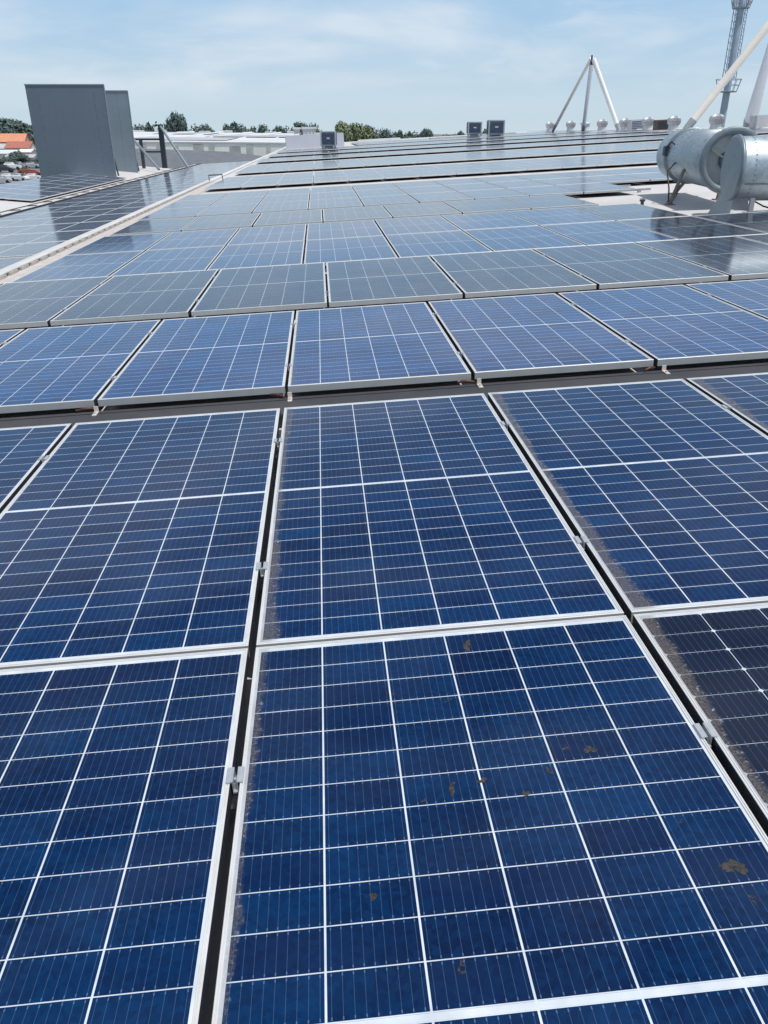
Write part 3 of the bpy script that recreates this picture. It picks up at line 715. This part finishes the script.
m=MB(); m.face([o0+Vector((-.2,-.12,EYE-1.42)),o0+Vector((Lw+.2,-.12,EYE-1.72)),o0+Vector((Lw+.2,-.12,EYE-1.57)),o0+Vector((-.2,-.12,EYE-1.27))]); m.build('eave',ROOFW,wb)
m=MB(); m.face([o0+Vector((-.5,-.14,EYE-1.25)),o0+Vector((Lw+.5,-.14,EYE-1.55)),o0+Vector((Lw+.5,60,EYE-.15)),o0+Vector((-17,60,EYE+.40))]); m.build('roof',ROOFP,wb)
for q,(xa,xb,ya,yb) in enumerate(((4,24,6,22),(16,37,26,40),(1,14,42,54))):
    def rz(x,y): return EYE-1.25+.05-.0065*x+(y/60.)*1.55
    m=MB(); m.face([o0+Vector((xa,ya,rz(xa,ya))),o0+Vector((xb,ya,rz(xb,ya))),o0+Vector((xb,yb,rz(xb,yb))),o0+Vector((xa,yb,rz(xa,yb)))]); m.build('grey_roof_section',simple('roof_section_grey',(.40,.43,.46),.6,0,.15,.2),wb)
for j in range(5):
    m=MB(); x=2+j*7.; m.tube([o0+Vector((x,3+j*3,EYE-1.22-j*.03+.03*j)),o0+Vector((x+5,58,EYE+.22-.05*j))],[.12,.2],6); m.build('skylight_strip',ROOFW,wb)
m=MB()
for j in range(10):
    x=-14+j*5.4; c=o0+Vector((x,60.5,EYE+.22-.045*j)); m.box(c.x,c.x+2.8,c.y,c.y+1,c.z-.3,c.z+.28+.15*(j%3),b=.1)
m.build('roof_ridge',ROOFW,wb)
dg=empty('grey_canopy',Vector((-28,112,0))); tag(dg,'dark grey corrugated canopy roof in front of the white warehouse','canopy')
DGM=simple('canopy_grey',(.13,.14,.155),.6,0,.25,1.2)
m=MB(); m.face([(-9,-6,EYE-4.2),(14.5,-14,EYE-4.2),(12,10,EYE-3.1),(5,14,EYE-2.45),(-9,14,EYE-2.0)]); m.build('roof',DGM,dg)
for x,y,z in ((-8,-5,-4.3),(0,-8,-4.3),(8,-11,-4.3)):
    m=MB(); m.box(x-.15,x+.15,y-.15,y+.15,0,EYE+z); m.build('post',STEELDK,dg)

# ------------------------------------------------------------------ ground, town, trees
GR=NT('ground_cover'); v=GR.obj(); f=GR.noise(v,.02,6,.6)
GR.P(Base_Color=GR.mix(GR.ramp(f,.35,.65),(.10,.13,.07),(.22,.20,.16)),Roughness=.95); GR=GR.m
m=MB(); m.face([(-7000,-1500,0),(7000,-1500,0),(7000,9000,0),(-7000,9000,0)]); tag(m.build('ground',GR),kind='structure')
m=MB(); m.face([(-330,80,.02),(-60,80,.02),(-60,470,.02),(-330,470,.02)]); tag(m.build('car_park',simple('asphalt',(.16,.16,.17),.9,0,.15,.2)),kind='structure')
m=MB()
for r in range(7):
    for k in range(40): m.box(-300+k*5.5,-299.8+k*5.5,230+r*30,235+r*30,.03,.034)
tag(m.build('bay_markings',simple('paint_white',(.7,.7,.7),.8)),kind='structure')
# hills
m=MB(); nx=90
def hill(m,x0,x1,y,h,seed,d):
    pts=[]
    for i in range(nx+1):
        t=i/nx; x=x0+(x1-x0)*t; z=h*(math.sin(math.pi*t)**.7)*(.75+.5*noise.noise(Vector((t*5+seed,seed,0))))
        pts.append((x,z))
    for (xa,za),(xb,zb) in zip(pts,pts[1:]):
        m.face([(xa,y,0),(xb,y,0),(xb,y+d,max(zb,0)),(xa,y+d,max(za,0))],0,None,True)
hill(m,-2600,-700,2600,62,1.3,600); tag(m.build('hills',simple('hill_blue',(.16,.24,.29),.95,0,.1,.01)),kind='structure')

LEAF=[simple('foliage_dark',(.100,.145,.135),.8,0,.4,.8),simple('foliage_mid',(.115,.160,.140),.8,0,.4,.8),simple('foliage_pale',(.18,.215,.12),.8,0,.35,.8)]  # haze of distance mixed into the leaf colours
BARK=simple('bark',(.09,.07,.055),.9)
def tree_meshes(seed,shape,mat):
    rg=random.Random(seed); m=MB()
    blobs=[]
    for k in range(shape['blobs']):
        a=rg.uniform(0,6.3); rr=rg.uniform(.0,.62); z=rg.uniform(.35,.9)
        prof=shape['prof'](z); blobs.append((Vector((math.cos(a)*rr*prof,math.sin(a)*rr*prof,z)),rg.uniform(.13,.24)*(.6+.5*prof)))
    for c,r in blobs:
        for j in range(260):
            d=Vector((rg.gauss(0,1),rg.gauss(0,1),rg.gauss(0,1)*.85)).normalized()*r*rg.uniform(.55,1.08)
            p=c+d; s=rg.uniform(.022,.048); x=Vector((rg.gauss(0,1),rg.gauss(0,1),rg.gauss(0,1))).normalized(); y=x.cross(d.normalized()+Vector((.01,.02,.3))).normalized()
            m.face([p-x*s,p+y*s*.7,p+x*s,p-y*s*.7])
    t=MB(); t.tube([(0,0,0),(.01,0,.3),(.0,.01,.62)],[.035,.024,.008],7)
    for k in range(5):
        c=blobs[k][0]; t.tube([(0,0,.25+.05*k),c*.6+Vector((0,0,.18)),c],[.015,.010,.004],5)
    return m.mesh('crown',mat),t.mesh('trunk',BARK)
SH=[dict(blobs=22,prof=lambda z:.75*math.sin(max(.05,min(1,(z-.15)/.85))*math.pi)**.6+.12),
    dict(blobs=20,prof=lambda z:1.05*(1-abs(z-.55))**.7),
    dict(blobs=16,prof=lambda z:.42+.1*math.sin(z*9))]
TM=[tree_meshes(11,SH[0],LEAF[0]),tree_meshes(12,SH[1],LEAF[1]),tree_meshes(13,SH[2],LEAF[0]),tree_meshes(14,SH[1],LEAF[2]),tree_meshes(15,SH[0],LEAF[1])]
def tree(px,top,Y,width,kind,lab,rz=0,group='trees beyond the roofs'):
    # px / top: sight direction of the crown on the skyline, turned into a place on the ground at depth Y
    k=(px-384)/CF; 
    e=math.tan(math.atan((512-top)/CF)-CP)
    X=k*Y*math.cos(CP)*1.0/ (1) ; X=k*(Y*math.cos(CP)+0)
    h=EYE+e*Y
    r=empty('tree',Matrix.Translation((X,Y,0))@Matrix.Rotation(rz,4,'Z')@Matrix.Diagonal((width,width,h,1)))
    c,t=TM[kind]; link('crown',c,r); link('trunk',t,r)
    tag(r,lab,'tree',group)
LT=[(141,124,260,9,1,'small dark tree left of the round bushy tree above the white warehouse'),(158,122,250,11,1,'rounded bushy dark tree above the white warehouse roof'),(180,115.5,240,8,0,'tallest dark tree, standing out above the white warehouse'),(195,124,270,10,1,'low green tree right of the tallest tree'),(208,126,280,8,4,'small tree second right of the tallest tree'),
 (232,124.5,300,9,0,'dark tree, left of the twin tree clump above warehouse end'),(241,124,290,10,1,'dark tree, right half of the twin clump above warehouse end'),(252,126,310,8,1,'small dark tree at centre left skyline'),(262,125.5,300,9,4,'mid green tree on the centre left skyline'),(277,125,320,9,1,'dark tree left of the grey roof housing'),(287,126,320,9,1,'dark tree directly over the left end of the grey housing'),
 (301,124,310,10,0,'dark tree over the middle of the grey roof housing'),(311,123,300,9,1,'taller dark tree over the grey roof housing'),(344,124.5,330,12,3,'yellow green tree right of the lone air cooler'),(352,126,330,12,3,'broad low yellow green tree beside the lone air cooler'),(362,128,330,10,3,'lowest yellow green tree of the centre group'),
 (373,126,340,13,1,'rounded dark tree right of the yellow green trees'),(382,128,340,9,1,'small dark tree just right of the rounded centre tree'),(392,131,420,9,1,'tiny tree left of the gap at centre skyline'),(400,131,420,7,2,'tiny slim tree at centre skyline'),(415,131,420,12,1,'low flat tree right of centre skyline'),(428,130,400,9,0,'small dark tree alone right of centre skyline'),
 (446,134,420,16,1,'low dark tree left of the air cooler pair'),(461,132,400,9,4,'small dark tree touching the left air cooler'),(484,130,420,6,2,'small dark tree between the two air coolers')]
for q,(px,top,Y,w,k,l) in enumerate(LT): tree(px,top,Y,w,k,l,rz=q*1.3)
# wooded rise at the far left and trees in the car park
LT2=[(-6,118.5,520,34,1,'big dark tree at the left edge above the houses'),(7,119.5,500,34,0,'big dark tree left of the orange roof on the skyline'),(16,123,520,26,1,'mid dark tree directly above the orange roof'),(25,125,540,26,4,'paler tree right above the orange roof'),(33,126,560,24,1,'dark tree against the left screen on the skyline'),(-2,126,460,18,0,'dark tree beside the orange roofed house at left edge'),(3,133,440,14,1,'low dark tree left of the orange roofed house'),
 (11,152,330,9,4,'green tree among the parked cars'),(2,156,320,8,1,'small green tree at the left edge of the car park'),(36,158,330,6,4,'small tree next to the left edge of the front screen'),(28,152,380,10,1,'low green tree in front of the shed row')]
for q,(px,top,Y,w,k,l) in enumerate(LT2): tree(px,top,Y,w,k,l,rz=q*2.1,group='trees around the car park')
# houses
def house(X,Y,w,d,h,rh,wallm,roofm,lab,rz=0,name='house'):
    r=empty(name,Matrix.Translation((X,Y,0))@Matrix.Rotation(rz,4,'Z')); tag(r,lab,'house')
    m=MB(); m.box(-w/2,w/2,-d/2,d/2,0,h)
    m.face([(-w/2,-d/2,h),(-w/2,d/2,h),(-w/2,0,h+rh)]); m.face([(w/2,d/2,h),(w/2,-d/2,h),(w/2,0,h+rh)]); m.build('wall',wallm,r)
    m=MB(); e=.5; k=rh/(d/2)*e
    for s in (-1,1):
        a=[(-w/2-e,s*(d/2+e),h-k+.03),(w/2+e,s*(d/2+e),h-k+.03),(w/2+e,0,h+rh+.03),(-w/2-e,0,h+rh+.03)]; m.face(a if s<0 else a[::-1])
        b=[(p[0],p[1],p[2]+.18) for p in a]; m.face(b if s<0 else b[::-1])
        m.face([a[0],a[1],b[1],b[0]])
    m.build('roof',roofm,r)
    for j in range(max(2,int(w/3.5))):
        x=-w/2+1.6+j*3.4
        if x+1.2>w/2: break
        m=MB(); m.box(x,x+1.2,-d/2-.05,-d/2-.004,h*.35,h*.75); m.build('window',STEELDK,r)
ORG=simple('orange_tiles',(.60,.27,.16),.8,0,.15,1); RED=simple('red_tiles',(.40,.15,.11),.8,0,.2,1); WALL=simple('cream_render',(.66,.60,.54),.8,0,.08,.5); PINK=simple('pink_render',(.55,.30,.27),.8); GREYR=simple('grey_sheet',(.45,.46,.47),.6,0,.12,.5)
def gx(px,Y): return (px-384)/CF*(Y*math.cos(CP)+EYE*math.sin(CP))
house(gx(18.5,430),430,12,10,8.2,3.4,PINK,ORG,'large house with bright orange tiled roof at the left edge',.05)
house(gx(24,395),395,11,8,6.0,2.4,WALL,RED,'lower house with dull red roof in front of the orange one',-.08)
house(gx(4,400),400,9,8,5.6,1.8,WALL,GREYR,'grey roofed house left of the red roofed one')
house(gx(30,372),372,5,7,4.6,1.0,WALL,ROOFW,'small white roofed shed beside the front screen')
house(gx(8,365),365,10,7,4.2,1.2,WALL,ROOFP,'pale roofed shed behind the car park at left edge')
house(gx(24,345),345,11,6,3.2,.9,WALL,GREYR,'long low cream shed behind the brown car')
# cars
def car_mesh():
    prof=[(-2.1,.35),(-2.15,.75),(-1.9,.92),(-1.55,.98),(-1.05,1.42),(.45,1.45),(1.05,.98),(1.85,.86),(2.12,.68),(2.12,.35)]
    m=MB(); n=len(prof)
    def half(z): return .84 if z<1.0 else .66
    L=[Vector((x,-half(z),z)) for x,z in prof]; Rr=[Vector((x,half(z),z)) for x,z in prof]
    for i in range(n):
        j=(i+1)%n; m.face([L[i],L[j],Rr[j],Rr[i]])
    m.face(L[::-1]); m.face(Rr)
    b=m
    g=MB()
    for s in (-1,1):
        g.face([(-1.40,s*.80,1.02),(.85,s*.80,1.02),(.40,s*.69,1.38),(-1.02,s*.69,1.38)])
    g.face([(.52,-.6,1.41),(.52,.6,1.41),(1.04,.72,1.02),(1.04,-.72,1.02)]); g.face([(-1.12,-.6,1.40),(-1.12,.6,1.40),(-1.55,.7,1.01),(-1.55,-.7,1.01)])
    return b,g
cb,cg=car_mesh(); WIN=simple('car_glass',(.03,.035,.04),.1); TYRE=simple('tyre',(.02,.02,.02),.8)
paints={k:simple('paint_'+k,c,.25,0,.03,2) for k,c in dict(white=(.78,.78,.78),brown=(.22,.10,.055),silver=(.45,.46,.48),dark=(.05,.055,.065),red=(.35,.05,.04)).items()}
gmesh=cg.mesh('windows',WIN)
wm=MB(); wm.tube([(0,-.11,0),(0,.11,0)],.33,14); wmesh=wm.mesh('wheel',TYRE); bodies={k:cb.mesh('body',p) for k,p in paints.items()}
def car(px,py,kind,rz,lab,sc=1.0):
    e=math.tan(math.atan((512-py)/CF)-CP); Y=EYE/-e; X=gx(px,Y)
    r=empty('parked_car',Matrix.Translation((X,Y,.03))@Matrix.Rotation(rz,4,'Z')@Matrix.Diagonal((sc,sc,sc*1.1,1)))
    link('body',bodies[kind],r); link('windows',gmesh,r)
    for x in (-1.35,1.35):
        for y in (-.78,.78): w=link('wheel',wmesh,r); w.location=(x,y,.33)
    tag(r,lab,'car','cars in the car park')
for c in [(9,180.5,'white',.25,'white car at the lower left edge, nearest of the parked cars',1.15),(20.5,181,'white',-.2,'white car second from the left in the front row',1.15),(34,180.5,'white',.1,'white car tucked against the front screen edge',1.15),
          (27.5,174.5,'brown',.15,'brown car behind the white front row',1.25),(5,172.5,'dark',.1,'dark car at the left edge behind the white cars',1.5),(12,170,'white',.3,'white van-like car behind the dark car',1.6),(20,168,'silver',.2,'silver car in the back row of the car park',1.4),(33,168.5,'silver',0,'silver car near the screen edge in the back row',1.4),(2,183.5,'silver',.2,'silver car cut off at the left edge',1.2),(35,176,'red',.1,'small dark red car by the screen edge',1.1)]: car(*c)
rg=random.Random(21)
for k in range(22):
    kd=rg.choice(['white','white','silver','dark','silver'])
    car(rg.uniform(-2,38),rg.choice([158.5,160.5,163,165.5,167]),kd,rg.uniform(-.3,.4),f'tiny {kd} car in the crowded back rows of the car park',1.25)
# distant buildings on the skyline
def plain(X,Y,w,d,h,mat,lab):
    r=empty('distant_building',Vector((X,Y,0))); tag(r,lab,'building')
    m=MB(); m.box(-w/2,w/2,-d/2,d/2,0,h); m.build('wall',mat,r)
    m=MB(); m.box(-w/2-.2,w/2+.2,-d/2-.2,d/2+.2,h+.003,h+.4); m.build('roof',ROOFP,r)
    for j in range(3):
        m=MB(); m.box(-w*.4+j*w*.3,-w*.4+j*w*.3+w*.16,-d/2-.06,-d/2-.004,h-1.6,h-.5); m.build('window',BAYD,r)
plain(gx(300.5,200),200,1.3,5,EYE+.75,GREYR,'small pale block left of the lone air cooler on the skyline')
plain(gx(311.5,200),200,2.6,5,EYE+.85,GREYR,'small pale block with windows behind the lone air cooler')

# ------------------------------------------------------------------ light, sky, camera
SUN_EL, SUN_AZ = R(70), R(122)          # azimuth from +Y towards +X
sd=Vector((math.sin(SUN_AZ)*math.cos(SUN_EL),math.cos(SUN_AZ)*math.cos(SUN_EL),math.sin(SUN_EL)))
L=bpy.data.lights.new('sun','SUN'); L.energy=3.6; L.angle=R(.55); L.color=(1,.955,.89)
lo=bpy.data.objects.new('sun',L); col.objects.link(lo); lo.rotation_euler=(-sd).to_track_quat('-Z','Y').to_euler(); lo.location=(0,0,60)
W=bpy.data.worlds.new('World'); scene.world=W; W.use_nodes=True; nt=W.node_tree; nt.nodes.clear()
sk=nt.nodes.new('ShaderNodeTexSky'); sk.sky_type='NISHITA'; sk.sun_disc=False; sk.sun_elevation=SUN_EL; sk.sun_rotation=SUN_AZ; sk.altitude=10; sk.air_density=1.0; sk.dust_density=.8; sk.ozone_density=1.5
bg=nt.nodes.new('ShaderNodeBackground'); out=nt.nodes.new('ShaderNodeOutputWorld')
tc=nt.nodes.new('ShaderNodeTexCoord'); mp=nt.nodes.new('ShaderNodeMapping'); mp.inputs['Scale'].default_value=(1.0,1.0,4.2); mp.inputs['Location'].default_value=(.35,.2,.3)
SB=.10
def wmath(op,a,b):
    n=nt.nodes.new('ShaderNodeMath'); n.operation=op
    for k,v in enumerate((a,b)):
        if isinstance(v,bpy.types.NodeSocket): nt.links.new(v,n.inputs[k])
        else: n.inputs[k].default_value=v
    return n.outputs[0]
def wmix(f,a,b):
    n=nt.nodes.new('ShaderNodeMix'); n.data_type='RGBA'
    for k,v in ((0,f),(6,a),(7,b)):
        if isinstance(v,bpy.types.NodeSocket): nt.links.new(v,n.inputs[k])
        else: n.inputs[k].default_value=v if k==0 else (v[0]/SB,v[1]/SB,v[2]/SB,1)
    return n.outputs[2]
def wrange(f,a,b,lo=0,hi=1):
    n=nt.nodes.new('ShaderNodeMapRange'); n.interpolation_type='SMOOTHSTEP'; nt.links.new(f,n.inputs[0]); n.inputs[1].default_value=a; n.inputs[2].default_value=b; n.inputs[3].default_value=lo; n.inputs[4].default_value=hi
    return n.outputs[0]
sx=nt.nodes.new('ShaderNodeSeparateXYZ'); nt.links.new(tc.outputs['Generated'],sx.inputs[0]); zz=sx.outputs[2]
low=wmix(wrange(zz,-.01,.15),(.575,.705,.78),(.37,.58,.81))            # humid haze near the horizon
base=wmix(wrange(zz,.12,.55),low,sk.outputs[0])
def cloud(scale,zs,loc,lo,hi,amt,detail=7,dist=.35):
    mp=nt.nodes.new('ShaderNodeMapping'); mp.inputs['Scale'].default_value=(1,1,zs); mp.inputs['Location'].default_value=loc; nt.links.new(tc.outputs['Generated'],mp.inputs[0])
    nz=nt.nodes.new('ShaderNodeTexNoise'); nz.inputs['Scale'].default_value=scale; nz.inputs['Detail'].default_value=detail; nz.inputs['Roughness'].default_value=.55; nz.inputs['Distortion'].default_value=dist
    nt.links.new(mp.outputs[0],nz.inputs['Vector']); return wrange(nz.outputs[0],lo,hi,0,amt)
c1=cloud(3.2,4.0,(.35,.2,.31),.36,.74,.85,4); c2=cloud(9.,5.,(1.2,.4,.9),.44,.80,.45,5,.5)
cl=wmath('MAXIMUM',c1,c2); cl=wmath('MULTIPLY',cl,wrange(zz,.012,.06))
full=wmix(cl,base,(.77,.835,.895))
nt.links.new(full,bg.inputs[0]); bg.inputs[1].default_value=SB; nt.links.new(bg.outputs[0],out.inputs[0])

cd=bpy.data.cameras.new('camera'); cam=bpy.data.objects.new('camera',cd); col.objects.link(cam); scene.camera=cam
cam.location=(0,0,EYE); cam.rotation_euler=(R(90)-CP,0,0)
cd.sensor_fit='VERTICAL'; cd.sensor_height=24; cd.lens=CF/1024*24; cd.clip_start=.05; cd.clip_end=20000
scene.view_settings.view_transform='Standard'; scene.view_settings.look='None'; scene.view_settings.exposure=0; scene.view_settings.gamma=1
